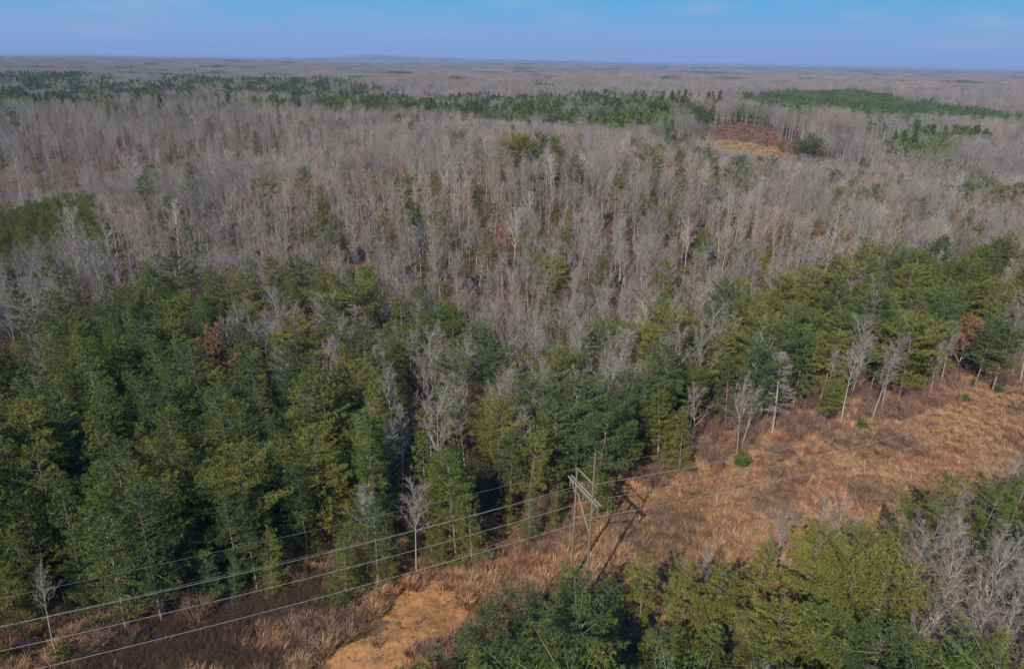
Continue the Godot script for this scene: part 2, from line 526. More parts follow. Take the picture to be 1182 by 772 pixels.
# A patch of far wood, "size" metres a side: crowns of thin faces on real stems.
func make_patch(sd: int, pine: bool, n: int, size: float, fine: float) -> ArrayMesh:
	rng.seed = sd
	var m := Mb.new()
	for i in n:
		var at := Vector3(rng.randf_range(-0.5, 0.5) * size, 0, rng.randf_range(-0.5, 0.5) * size)
		var H := rng.randf_range(12.5, 18.0) if pine else rng.randf_range(15.0, 20.5)
		var R := rng.randf_range(2.6, 3.8) if pine else rng.randf_range(2.6, 4.0)
		var tone := rng.randf_range(0.78, 1.22)
		m.tube(at + Vector3.DOWN * 3.0, at + Vector3.UP * H * 0.9, 0.2, 0.05, 3, Color(2.0, 1.7, 1.9) if pine else Color(1.35, 1.38, 1.4))
		for b in int((260 if pine else 420) * fine):
			var f := pow(rng.randf(), 0.8)
			var a := rng.randf() * TAU
			var y := H * (lerpf(0.3, 1.0, f) if pine else lerpf(0.45, 1.0, f))
			var rr := R * sqrt(rng.randf()) * ((pow(maxf(0.0, 1.0 - f), 0.55) + 0.08) if pine else sqrt(maxf(0.05, 1.0 - f * f * 0.92)))
			var p := at + Vector3(cos(a) * rr, y - 0.8, sin(a) * rr)
			var kc := Color(1, 1, 1) * (tone * rng.randf_range(0.75, 1.25))
			if pine:
				var e := (ru() + Vector3.UP * 0.3).normalized() * 0.95
				var w := e.cross(ru()).normalized() * 0.26 / sqrt(fine)
				m.tri(p - w, p + w, p + e, kc)
			else:
				var e := (Vector3(cos(a), 1.5, sin(a)) + ru() * 0.9).normalized() * rng.randf_range(0.9, 1.9)
				var w := e.cross(ru()).normalized() * 0.03 / sqrt(fine)
				m.tri(p - w, p + w, p + e, kc)
	return m.mesh(M.far_pine if pine else M.far_bare)

# ---------------------------------------------------------------- placing
var pines := []      # variants: {wood, leaf, both, h}
var bares := []
var russets := []
var deads := []
var shrubs := []
var trees := []      # [kind, variant, x, d, scale, turn, tone]
const TONES := [Color(0.124, 0.145, 0.035), Color(0.094, 0.129, 0.035), Color(0.063, 0.099, 0.035), Color(0.148, 0.160, 0.037), Color(0.081, 0.119, 0.048)]
const TONE_WORDS := ["olive green", "mid green", "dark green", "yellow green", "blue green"]

func variant(p: Array, wood_mat: Material, leaf_mat: Material, h: float) -> Dictionary:
	var d := {"h": h, "wood": p[0].mesh(M.bark if wood_mat == M.bark_plain else wood_mat), "leaf": null}
	var both := ArrayMesh.new()
	p[0].add_to(both, wood_mat)
	if p[1].v.size():
		d.leaf = p[1].mesh(leaf_mat)
		p[1].add_to(both, leaf_mat)
	d.both = both
	return d

func pixel(p: Vector3) -> Vector2:
	var q := cam_inv * p
	if q.z > -1.0: return Vector2(-9, -9)
	var t := tan(deg_to_rad(52.2) / 2.0)
	return Vector2(q.x / (-q.z * t * 1024.0 / 668.0), q.y / (-q.z * t))

var cam_inv := Transform3D()

func put(kind: String, v: int, x: float, d: float, h: float, tone: int) -> void:
	var table: Array = {"pine": pines, "young": pines, "bare": bares, "pale": bares, "russet": russets, "dead": deads}[kind]
	trees.append([kind, v, x, d, h / table[v].h, rng.randf() * TAU, tone])

func plant_forest() -> void:
	var dense_left := PackedVector2Array(DENSE_LEFT)
	var dense_mid := PackedVector2Array(DENSE_MID)
	var mixed := PackedVector2Array(MIXED)
	var young := PackedVector2Array(YOUNG_LEFT)
	var strips := [PackedVector2Array(STRIP_LEFT), PackedVector2Array(STRIP_MID), PackedVector2Array(GREEN_RIGHT)]
	var plantation := PackedVector2Array(PLANTATION)
	var clearing := PackedVector2Array(CLEARING)
	var taken := []
	for s in SINGLES:
		var k: String = s[3]
		var h: float = s[2]
		match k:
			"pine": put("pine", rng.randi() % 6, s[0], s[1], h, [0, 1, 3][rng.randi() % 3])
			"wide": put("pine", 6, s[0], s[1], h, 0)
			"round": put("pine", 7, s[0], s[1], h, 3)
			"round_dark": put("pine", 7, s[0], s[1], h, 2)
			"dark": put("pine", rng.randi() % 6, s[0], s[1], h, 2)
			"cone": put("pine", 8, s[0], s[1], h, 2)
			"bare": put("bare", rng.randi() % bares.size(), s[0], s[1], h, 0)
			"pale": put("pale", rng.randi() % bares.size(), s[0], s[1], h, 0)
			"russet": put("russet", rng.randi() % 2, s[0], s[1], h, 0)
			"orange": put("russet", 2, s[0], s[1], h, 1)
			"dead": put("dead", 0, s[0], s[1], h, 0)
		taken.append(Vector2(s[0], s[1]))
	var near_taken := func(p: Vector2) -> bool:
		for t in taken:
			if absf(t.x - p.x) < 3.4 and absf(t.y - p.y) < 3.4: return true
		return false
	# near wood
	var step := 4.3
	for j in int(575.0 / step):
		var d0 := 26.0 + j * step
		var half := 0.86 * d0 + 34.0
		for i in int(2.0 * half / step):
			var x := -half + i * step + rng.randf_range(-1.9, 1.9)
			var d := d0 + rng.randf_range(-1.9, 1.9)
			var roll := rng.randf()
			var pick := rng.randf()
			var p := Vector2(x, d)
			var s := across(x, d)
			if d > 332.0 and x > -45.0: break
			if d < 190.0:
				var edge := 14.5 + 1.6 * noise.get_noise_2d(x * 8.0, 40.0)
				if x < -19.0 and x > -46.0: edge = 14.5
				elif x < 14.0 and x > -20.0: edge = 9.6 + noise.get_noise_2d(x * 8.0, 40.0)
				if s > -11.5 + 2.0 * noise.get_noise_2d(x * 8.0, 90.0) and s < edge: continue
				if near_taken.call(p): continue
			var tone: int = [0, 0, 1, 1, 2, 3, 4][rng.randi() % 7]
			var py := 0.04
			var hh := rng.randf_range(11.0, 18.5)
			if s < -12.0:
				py = 0.8 if x < 36.0 else 0.22
				hh = rng.randf_range(10.5, 14.5)
			elif d < 260.0:
				if inside(p, young):
					if roll < 0.9: put("young", 8 + rng.randi() % 2, x, d, rng.randf_range(6.0, 10.0), [3, 0, 3][rng.randi() % 3])
					continue
				if inside(p, dense_left) or (s < 48.0 and x < -22.0): py = 0.84
				elif x > 32.0 and s < 28.0: py = 0.38
				elif inside(p, dense_mid): py = 0.64
				elif s < 22.0: py = 0.5
				elif inside(p, mixed): py = 0.3
				elif d < 235.0 and x > -70.0:
					py = 0.075
					hh = rng.randf_range(9.0, 15.0)
					tone = [0, 3, 1, 0][rng.randi() % 4]
			elif inside(p, clearing) or (d > 402.0 and x > 118.0 and x < 194.0): continue
			else:
				if inside(p, strips[2]): py = 0.85
				if x > 60.0: py = 0.07
				if x > 0.0: py += 0.3 * ss(0.22, 0.45, noise.get_noise_2d(x * 1.5, d * 1.5))
				elif d > 300.0: py = 0.015
			if roll < py:
				var vv: int = ([6, 7, 0, 1, 6, 2][rng.randi() % 6] if s < 0.0 else rng.randi() % 3 if x < -15.0 else [3, 4, 5, 3, 4, 0][rng.randi() % 6]) if pick < 0.8 else (8 + rng.randi() % 2 if pick < 0.9 else 6 + rng.randi() % 2)
				put("pine", vv, x, d, hh, tone)
			elif roll < py + (1.0 - py) * ((0.4 if py > 0.4 else (0.6 if py > 0.35 else 0.84 if x > -45.0 else 0.94)) if d < 262.0 else (0.32 if x < -75.0 and d > 350.0 and d < 480.0 else (0.6 if x < -45.0 and d > 330.0 else 0.9))):
				if pick < 0.018: put("russet", rng.randi() % 2, x, d, rng.randf_range(7.0, 13.0), 0)
				elif pick < 0.03 and d > 150.0: put("pale", rng.randi() % bares.size(), x, d, rng.randf_range(15.0, 20.0), 0)
				else: put("bare", rng.randi() % bares.size(), x, d, (rng.randf_range(11.0, 17.0) if py < 0.7 else rng.randf_range(9.0, 14.0)) if s > 0.0 else rng.randf_range(10.0, 14.0), 0)
	# young pines filling the thicket and the skirts of the stands
	step = 3.3
	for j in int(230.0 / step):
		var d0 := 50.0 + j * step
		var half := minf(0.86 * d0 + 20.0, 225.0)
		for i in int(2.0 * half / step):
			var x := -half + i * step + rng.randf_range(-1.4, 1.4)
			var d := d0 + rng.randf_range(-1.4, 1.4)
			var p := Vector2(x, d)
			var s := across(x, d)
			var pick := rng.randi()
			if x < -110.0 and inside(p, young): put("young", 8 + pick % 2, x, d, rng.randf_range(4.5, 12.5), [3, 3, 0, 1][pick % 4])
			elif d < 150.0 and s > (14.0 if x < -19.0 and x > -46.0 else (9.2 if x < 14.0 and x > -20.0 else 14.3)) and not near_taken.call(p):
				var skirt := s < 20.0 and x < 14.0
				var stand := inside(p, dense_left) or (s < 48.0 and x < -22.0)
				if (skirt and pick % 5 < 3) or (pick % 5 < 3 and stand) or (pick % 3 == 0 and inside(p, dense_mid) and (x < 32.0 or s > 28.0)):
					put("pine", ([2, 9, 9, 8, 2][pick % 5] if skirt else [0, 1, 2, 9, 8][pick % 5]) if stand or skirt else pick % 6, x, d, rng.randf_range(5.0, 9.0) if skirt else rng.randf_range(8.0, 15.0), [0, 1, 3, 2, 4, 1][pick % 6])
	# short trees crowding the near side of the strip
	step = 3.1
	for j in int(50.0 / step):
		for i in int(90.0 / step):
			var x := -22.0 + i * step + rng.randf_range(-1.3, 1.3)
			var d := 28.0 + j * step + rng.randf_range(-1.3, 1.3)
			var s := across(x, d)
			var pick := rng.randi()
			if s > -10.6 + 1.6 * noise.get_noise_2d(x * 8.0, 90.0) or s < -32.0 or near_taken.call(Vector2(x, d)): continue
			if x < 34.0: put("pine", [0, 1, 2, 7, 9][pick % 5], x, d, rng.randf_range(8.0, 11.5), [1, 2, 2, 0][pick % 4])
			elif pick % 3 == 0: put("bare", pick % bares.size(), x, d, rng.randf_range(8.0, 13.0), 0)

func place_name(x: float, d: float) -> String:
	var s := across(x, d)
	if s < -10.0: return "below the grassy strip near the pole" if x < 36.0 else "among bare saplings below the grassy strip"
	if s < 27.0:
		return "at the edge above the dark brush" if x < -17.0 else ("at the edge above the grassy strip" if x < 45.0 else "at the edge along the wide grass")
	if x < -20.0 and d < 150.0 and inside(Vector2(x, d), PackedVector2Array(DENSE_LEFT)): return "inside the thick stand behind the dark brush"
	if inside(Vector2(x, d), PackedVector2Array(DENSE_MID)): return "inside the pine belt behind the strip"
	if inside(Vector2(x, d), PackedVector2Array(YOUNG_LEFT)): return "in the bright green thicket"
	if d < 150.0: return "on the leafy slope behind the pines"
	if d < 230.0: return "halfway up the leafy hillside"
	return "on the far crest of the bare hill"

# turned, a little out of plumb, and slimmer or wider than its kind
func stance(t: Array) -> Basis:
	var a: float = sin(t[5] * 37.0)
	var b: float = cos(t[5] * 53.0)
	var wide: float = 1.0 + 0.2 * sin(t[5] * 91.0)
	return Basis(Vector3.RIGHT, 0.05 * a) * Basis(Vector3.BACK, 0.05 * b) * Basis(Vector3.UP, t[5]) * Basis.from_scale(Vector3(t[4] * wide, t[4], t[4] * wide))

func beside(t: Array) -> String:
	var best := 4.2
	var said := ""
	for o in trees:
		if absf(o[3] - t[3]) > 4.2 or absf(o[2] - t[2]) > 4.2 or o == t: continue
		var far := Vector2(o[2] - t[2], o[3] - t[3]).length()
		if far < best and o[0] != t[0] and not (o[0] == "young" or o[0] == "pine" and t[0] == "young"):
			best = far
			said = {"pine": " beside a pine", "bare": " beside a bare tree", "pale": " beside a white-barked tree", "russet": " beside a russet oak", "dead": " beside the dead pine"}[o[0]]
	return said

func one_tree(t: Array) -> void:
	var kind: String = t[0]
	var tall: float
	var o: Node3D
	var at := spot(t[2], t[3])
	var where := place_name(t[2], t[3])
	var by := beside(t)
	match kind:
		"pine", "young":
			var v: Dictionary = pines[t[1]]
			tall = v.h * t[4]
			o = thing("young_pine" if kind == "young" else "pine_tree", at)
			part("trunk", v.wood, o)
			part("crown", v.leaf, o, M["pine_%d" % t[6]])
			var size := "tall" if tall > 15.5 else ("mid-height" if tall > 12.5 else "short")
			var shape: String = "broad" if t[1] == 6 else ("round-topped" if t[1] == 7 else ("conical" if t[1] >= 8 else ["bushy", "full", "shaggy", "flat-topped", "thin-crowned", "open"][t[1]]))
			tag(o, "%s %s %s pine %s" % [size, shape, TONE_WORDS[t[6]], where + by], "pine tree", "pines " + where)
		"bare", "pale":
			var v: Dictionary = bares[t[1]]
			tall = v.h * t[4]
			o = thing("bare_tree", at)
			part("trunk", v.wood, o, M.pale_bark if kind == "pale" else null)
			part("crown", v.leaf, o, M.pale_twig if kind == "pale" else null)
			var size := "tall" if tall > 17.5 else ("mid-height" if tall > 13.5 else "small")
			var shape: String = ["slender", "leaning", "forked", "spreading"][t[1] % 4]
			tag(o, "%s %s leafless %s tree %s" % [size, shape, "white-barked" if kind == "pale" else "grey", where + by], "tree", "bare trees " + where)
		"russet":
			var v: Dictionary = russets[t[1]]
			o = thing("oak_tree", at)
			part("trunk", v.wood, o)
			part("crown", v.leaf, o)
			tag(o, "%s oak still holding %s leaves %s" % ["small" if v.h * t[4] < 10.0 else "mid-sized", "orange" if t[1] == 2 else "russet brown", where], "tree", "russet oaks " + where)
		"dead":
			o = thing("dead_pine", at)
			part("trunk", deads[0].wood, o)
			tag(o, "grey dead pine without needles at the edge above the grassy strip", "dead tree")
	var said: String = o.get_meta("label")
	if said.replace("-", " ").split(" ").size() > 16: o.set_meta("label", said.trim_suffix(by))
	o.basis = stance(t)

func spread_copies(parent: Node3D, called: String, mesh: Mesh, where: Array, tints: PackedColorArray) -> void:
	if where.is_empty(): return
	var mm := MultiMesh.new()
	mm.transform_format = MultiMesh.TRANSFORM_3D
	mm.use_colors = true
	mm.mesh = mesh
	mm.instance_count = where.size()
	for i in where.size():
		mm.set_instance_transform(i, where[i])
		mm.set_instance_color(i, tints[i])
	var o := MultiMeshInstance3D.new()
	o.name = called
	o.multimesh = mm
	o.set_meta("kind", "stuff")
	parent.add_child(o, true)

func stuff(called: String, label: String, category: String) -> Node3D:
	var o := thing(called, Vector3.ZERO)
	return tag(o, label, category, "", "stuff")

func grow_all() -> void:
	# the 300 of each kind that show largest are things of their own
	var ranked := {"pine": [], "bare": [], "young": [], "russet": []}
	var alone := {}
	for i in trees.size():
		var t: Array = trees[i]
		var kind: String = "bare" if t[0] == "pale" else t[0]
		if kind == "dead":
			alone[i] = true
			continue
		var base := spot(t[2], t[3])
		var top := base + Vector3.UP * 15.0
		var a := pixel(base)
		var b := pixel(top)
		if maxf(absf(b.x), absf(b.y)) > 1.0 and maxf(absf(a.x), absf(a.y)) > 1.0: continue
		if t[3] > 420.0 and kind != "pine": continue
		ranked[kind].append([t[4] * [1.0, 1.35][int(i < SINGLES.size())] / base.distance_to(Vector3(0, EYE, 0)), i])
	for kind in ranked:
		var most: int = {"pine": 300, "bare": 300, "young": 70, "russet": 60}[kind]
		ranked[kind].sort_custom(func(p, q): return p[0] > q[0])
		for k in mini(most, ranked[kind].size()): alone[ranked[kind][k][1]] = true
	for i in trees.size():
		if alone.has(i): one_tree(trees[i])
	var sets := {}
	rng.seed = 77
	for i in trees.size():
		if alone.has(i): continue
		var t: Array = trees[i]
		var key := "%s %d" % [{"pale": "bare", "young": "pine"}.get(t[0], t[0]), t[1]]
		if not sets.has(key): sets[key] = [[], PackedColorArray()]
		sets[key][0].append(Transform3D(stance(t), spot(t[2], t[3])))
		var q := rng.randf_range(0.85, 1.15)
		var warm := rng.randf_range(0.93, 1.1)
		match t[0]:
			"pine", "young": sets[key][1].append(TONES[t[6]] * q)
			"pale": sets[key][1].append(Color(1.5, 1.5, 1.5))
			"bare": sets[key][1].append(stand_tint(t[2], t[3]) * Color(q * warm, q, q))
			_: sets[key][1].append(Color(q, q, q))
	var wood := {
		"pine": stuff("pine_wood", "evergreen pines farther off, massed in strips among the bare woods", "pine wood"),
		"bare": stuff("bare_wood", "purplish grey mass of leafless hardwood crowns covering the hills", "bare wood"),
		"russet": stuff("russet_wood", "scattered brown-leaved oaks farther off in the bare woods", "oak wood")}
	var words: PackedStringArray
	for key in sets:
		words = key.split(" ")
		var table: Array = {"pine": pines, "bare": bares, "russet": russets}[words[0]]
		spread_copies(wood[words[0]], "canopy", table[int(words[1])].both, sets[key][0], sets[key][1])
	print("trees ", trees.size(), " alone ", alone.size())

func far_wood() -> void:
	rng.seed = 5
	var root := stuff("distant_forest", "hazy mauve and green forest running out to the horizon", "forest")
	var polys := [STRIP_LEFT, STRIP_MID, GREEN_RIGHT, PLANTATION, CLEARING].map(func(q): return PackedVector2Array(q))
	var meshes := []
	for i in 4: meshes.append(make_patch(901 + i, false, 9, 17.0, 1.0))
	for i in 3: meshes.append(make_patch(911 + i, true, 9, 17.0, 1.0))
	for i in 3: meshes.append(make_patch(921 + i, false, 36, 40.0, 0.4))
	for i in 2: meshes.append(make_patch(931 + i, true, 40, 40.0, 0.5))
	var where := meshes.map(func(_q): return [])
	var tints := meshes.map(func(_q): return PackedColorArray())
	for band in [[336.0, 1260.0, 1.0, 1.0], [1260.0, 2700.0, 0.9, 1.0], [2700.0, 5600.0, 1.9, 1.0], [5600.0, 11000.0, 4.0, 1.1], [11000.0, 15500.0, 8.0, 1.3]]:
		var near: bool = band[0] < 500.0
		var step: float = 15.0 if near else 36.0 * band[2]
		var d: float = band[0]
		while d < band[1]:
			var half := 0.84 * d + 60.0
			for i in int(2.0 * half / step) + 1:
				var x := -half + i * step + rng.randf_range(-0.3, 0.3) * step
				var dd := d + rng.randf_range(-0.3, 0.3) * step
				var p := Vector2(x, dd)
				var q := p + Vector2(rng.randf_range(-1, 1), rng.randf_range(-1, 1)) * 28.0
				var pine := rng.randf() < 0.02
				var tone := Color(1, 1, 1)
				var tall := rng.randf_range(0.88, 1.14) if dd > 600.0 else rng.randf_range(0.72, 0.98)
				if near and x > 60.0 and dd < 480.0 and noise.get_noise_2d(x * 1.5, dd * 1.5) > 0.2: pine = rng.randf() < 0.4
				if near:
					if inside(p, polys[4]) or (dd > 398.0 and dd < 478.0 and x > 112.0 and x < 198.0): continue
					if inside(q, polys[3]):
						pine = true
						tone = Color(1.3, 1.4, 1.35) * rng.randf_range(0.85, 1.15)
						tall = rng.randf_range(0.8, 0.95)
					elif inside(q, polys[0]) or inside(q, polys[1]) or inside(p, polys[2]):
						pine = rng.randf() < 0.8
						if pine and rng.randf() < 0.6: tone = Color(1.6, 1.5, 1.0)
						if pine and tone.r < 1.1: tall *= 1.2
					elif noise.get_noise_2d(x * 0.9, dd * 0.5) > 0.36: pine = rng.randf() < 0.6
				elif noise.get_noise_2d(x * 0.35, dd * 0.16) > 0.3: pine = true
				if near and x < -50.0 and dd < 606.0: continue
				var k := (rng.randi() % 4 if not pine else 4 + rng.randi() % 3) if near else (7 + rng.randi() % 3 if not pine else 10 + rng.randi() % 2)
				var s: float = band[2] * (1.0 if near else 1.15)
				where[k].append(Transform3D(Basis(Vector3.UP, rng.randf() * TAU).scaled(Vector3(s, band[3] * tall, s)), spot(x, dd)))
				tints[k].append(stand_tint(x, dd)  * tone * rng.randf_range(0.88, 1.12) if not pine else tone * rng.randf_range(0.85, 1.15))
			d += step
	for k in meshes.size(): spread_copies(root, "canopy", meshes[k], where[k], tints[k])

# stands of different kinds of tree: greyer, browner or redder bark and leftover leaves
func stand_tint(x: float, d: float) -> Color:
	var far := 0.35 if d > 1200.0 else 1.0
	var a := noise.get_noise_2d(x * 1.6 * far + 900.0, d * 1.1 * far)
	var b := noise.get_noise_2d(x * 2.3 * far - 400.0, d * 1.9 * far)
	var red := 0.28 * ss(0.12, 0.5, a)
	var grey := 0.28 * b
	return Color((1.0 + grey) * (1.0 + red), (1.0 + grey) * (1.0 + red * 0.45), (1.0 + grey * 1.1) * (1.0 + red * 0.2))

# ---------------------------------------------------------------- clearing
func grow_clearing() -> void:
	rng.seed = 31
	var dirt := PackedVector2Array(DIRT)
	var brush := PackedVector2Array(BRUSH)
	var tufts := [make_tussock(1, 34, 0.9, 0.5), make_tussock(2, 40, 1.1, 0.6), make_tussock(3, 28, 0.6, 0.45)]
	var where := [[], [], []]
	var tints := [PackedColorArray(), PackedColorArray(), PackedColorArray()]
	var bw := []
	var bt := PackedColorArray()
	var step := 0.31
	for i in int(215.0 / step):
		for j in int(42.0 / step):
			var l := -78.0 + i * step + rng.randf_range(-0.2, 0.2)
			var s := -19.0 + j * step + rng.randf_range(-0.2, 0.2)
			var p := ROW_AT + ROW_E * l + ROW_N * s
			if p.y < 36.0 or absf(p.x) > 0.86 * p.y + 12.0: continue
			var wob := Vector2(noise.get_noise_2d(p.x * 20.0, p.y * 20.0), noise.get_noise_2d(p.x * 20.0 + 70.0, p.y * 20.0)) * 2.4
			if inside(p + wob, dirt) and rng.randf() > 0.015: continue
			var coarse := noise.get_noise_2d(p.x * 5.0, p.y * 5.0)
			var fine := noise.get_noise_2d(p.x * 34.0, p.y * 34.0)
			if inside(p + wob, brush) and rng.randf() < 0.8:
				if rng.randf() < 0.5:
					bw.append(Transform3D(Basis(Vector3.UP, rng.randf() * TAU).scaled(Vector3(0.9, rng.randf_range(0.4, 0.75), 0.9)), spot(p.x, p.y)))
					bt.append(Color(1, 1, 1) * rng.randf_range(0.7, 1.3))
				continue
			if coarse > 0.16 and rng.randf() < 0.025:
				bw.append(Transform3D(Basis(Vector3.UP, rng.randf() * TAU).scaled(Vector3(0.8, rng.randf_range(0.35, 0.6), 0.8)), spot(p.x, p.y)))
				bt.append(Color(2.0, 1.8, 1.7) * rng.randf_range(0.7, 1.3))
			if rng.randf() < 0.12 - 0.5 * fine: continue
			var k := rng.randi() % 3
			var sc := rng.randf_range(0.75, 1.25) * (1.0 + 1.1 * fine)
			where[k].append(Transform3D(Basis(Vector3.UP, rng.randf() * TAU).scaled(Vector3(sc, sc * rng.randf_range(0.85, 1.15), sc)), spot(p.x, p.y)))
			var c := Color(0.385, 0.248, 0.148).lerp(Color(0.35, 0.196, 0.122), ss(-0.1, 0.3, noise.get_noise_2d(p.x * 7.0 + 300.0, p.y * 7.0)))
			c = c.lerp(Color(0.20, 0.140, 0.102), 0.8 * ss(0.05, 0.35, coarse + fine * 0.4))
			c = c.lerp(Color(0.42, 0.28, 0.15), 0.6 * ss(0.15, 0.45, noise.get_noise_2d(p.x * 16.0 + 77.0, p.y * 16.0)))
			tints[k].append(c * rng.randf_range(0.8, 1.2))
	var clod := Mb.new()
	rng.seed = 50
	for i in 14:
		var a := TAU * i / 14.0
		var e := TAU * (i + 1) / 14.0
		var w := func(t: float, y: float, k: int) -> Vector3: return Vector3(cos(t) * (1.0 + 0.3 * sin(t * 3.0 + k)), y, sin(t) * (1.0 + 0.25 * cos(t * 2.0)))
		clod.tri(w.call(a, -0.2, 0), w.call(a, 0.35, 1) * 0.75, w.call(e, -0.2, 0), Color(1, 1, 1))
		clod.tri(w.call(e, -0.2, 0), w.call(a, 0.35, 1) * 0.75, w.call(e, 0.35, 1) * 0.75, Color(1, 1, 1))
		clod.tri(w.call(a, 0.35, 1) * 0.75, Vector3(0.1, 0.55, -0.05), w.call(e, 0.35, 1) * 0.75, Color(1, 1, 1))
	var cw := []
	var ct := PackedColorArray()
	for i in 520:
		var p := Vector2(rng.randf_range(-20, -4), rng.randf_range(50, 68))
		if not inside(p, dirt): continue
		var sc := rng.randf_range(0.06, 0.2) * (2.2 if i % 19 == 0 else 1.0)
		cw.append(Transform3D(Basis(Vector3.UP, rng.randf() * TAU).scaled(Vector3(sc, sc * 0.8, sc * rng.randf_range(0.7, 1.3))), spot(p.x, p.y, 0.12)))
		ct.append(Color(0.30, 0.16, 0.075) * rng.randf_range(0.35, 1.3))
	var cl := stuff("dirt_clods", "loose clods and stones scattered over the orange dirt track", "clods")
	spread_copies(cl, "clods", clod.mesh(M.straw), cw, ct)
	# rough growth over the far hillside clearing
	var clearing := PackedVector2Array(CLEARING)
	var straw := PackedVector2Array(STRAW)
	for i in 2600:
		var p := Vector2(rng.randf_range(118, 198), rng.randf_range(405, 552))
		var w := Vector2(noise.get_noise_2d(p.x * 6.0, p.y * 6.0), noise.get_noise_2d(p.x * 6.0 + 70.0, p.y * 6.0)) * 14.0
		var on_straw := inside(p + w, straw)
		if not on_straw and not inside(p + w * 1.4, clearing) and rng.randf() < 0.75: continue
		var k := i % 3
		var sc := rng.randf_range(1.0, 2.6)
		where[k].append(Transform3D(Basis(Vector3.UP, rng.randf() * TAU).scaled(Vector3(sc, sc * 0.6, sc)), spot(p.x, p.y, 0.1)))
		var c := Color(0.18, 0.115, 0.092) if not on_straw else Color(0.32, 0.225, 0.125)
		if rng.randf() < 0.25: c = Color(0.30, 0.20, 0.12)
		tints[k].append(c * rng.randf_range(0.7, 1.3))
	var g := stuff("dry_grass", "tan and orange dry grass covering the power line strip", "grass")
	for k in 3: spread_copies(g, "tussocks", tufts[k], where[k], tints[k])
	var b := stuff("dark_brush", "dark brown leafless brambles covering the low end of the strip and patches of its grass", "brush")
	spread_copies(b, "brambles", shrubs[2].both, bw, bt)
	# saplings and brush on the forest floor
	var uw := [[], []]
	var ut := [PackedColorArray(), PackedColorArray()]
	step = 2.6
	for j in int(150.0 / step):
		var d0 := 30.0 + j * step
		var half := 0.84 * d0 + 8.0
		for i in int(2.0 * half / step):
			var x := -half + i * step + rng.randf_range(-1.2, 1.2)
			var d := d0 + rng.randf_range(-1.2, 1.2)
			var s := across(x, d)
			if s > -11.0 and s < 13.0: continue
			if rng.randf() < 0.35: continue
			var k := int(rng.randf() < 0.5)
			var sc := rng.randf_range(0.7, 1.9)
			uw[k].append(Transform3D(Basis(Vector3.UP, rng.randf() * TAU).scaled(Vector3.ONE * sc), spot(x, d)))
			ut[k].append(Color(1.0, 0.85, 0.8) * rng.randf_range(0.8, 1.5))
	var u := stuff("undergrowth", "thin brown saplings and brush on the leafy forest floor", "undergrowth")
	for k in 2: spread_copies(u, "saplings", shrubs[k].both, uw[k], ut[k])

func single_shrubs() -> void:
	# [x, d, height, leafy, label]
	for s in SHRUBS:
		var v: Dictionary = shrubs[3 + (int(s[0] * 7.0) & 1)] if s[3] else shrubs[absi(int(s[0])) & 1]
		var o := thing("green_shrub" if s[3] else "bare_shrub", spot(s[0], s[1]))
		part("stems", v.wood, o)
		part("foliage" if s[3] else "twigs", v.leaf, o)
		o.scale = Vector3(1.15, 1.0, 1.15) * (s[2] / v.h)
		o.rotation.y = s[0]
		tag(o, s[4], "shrub")

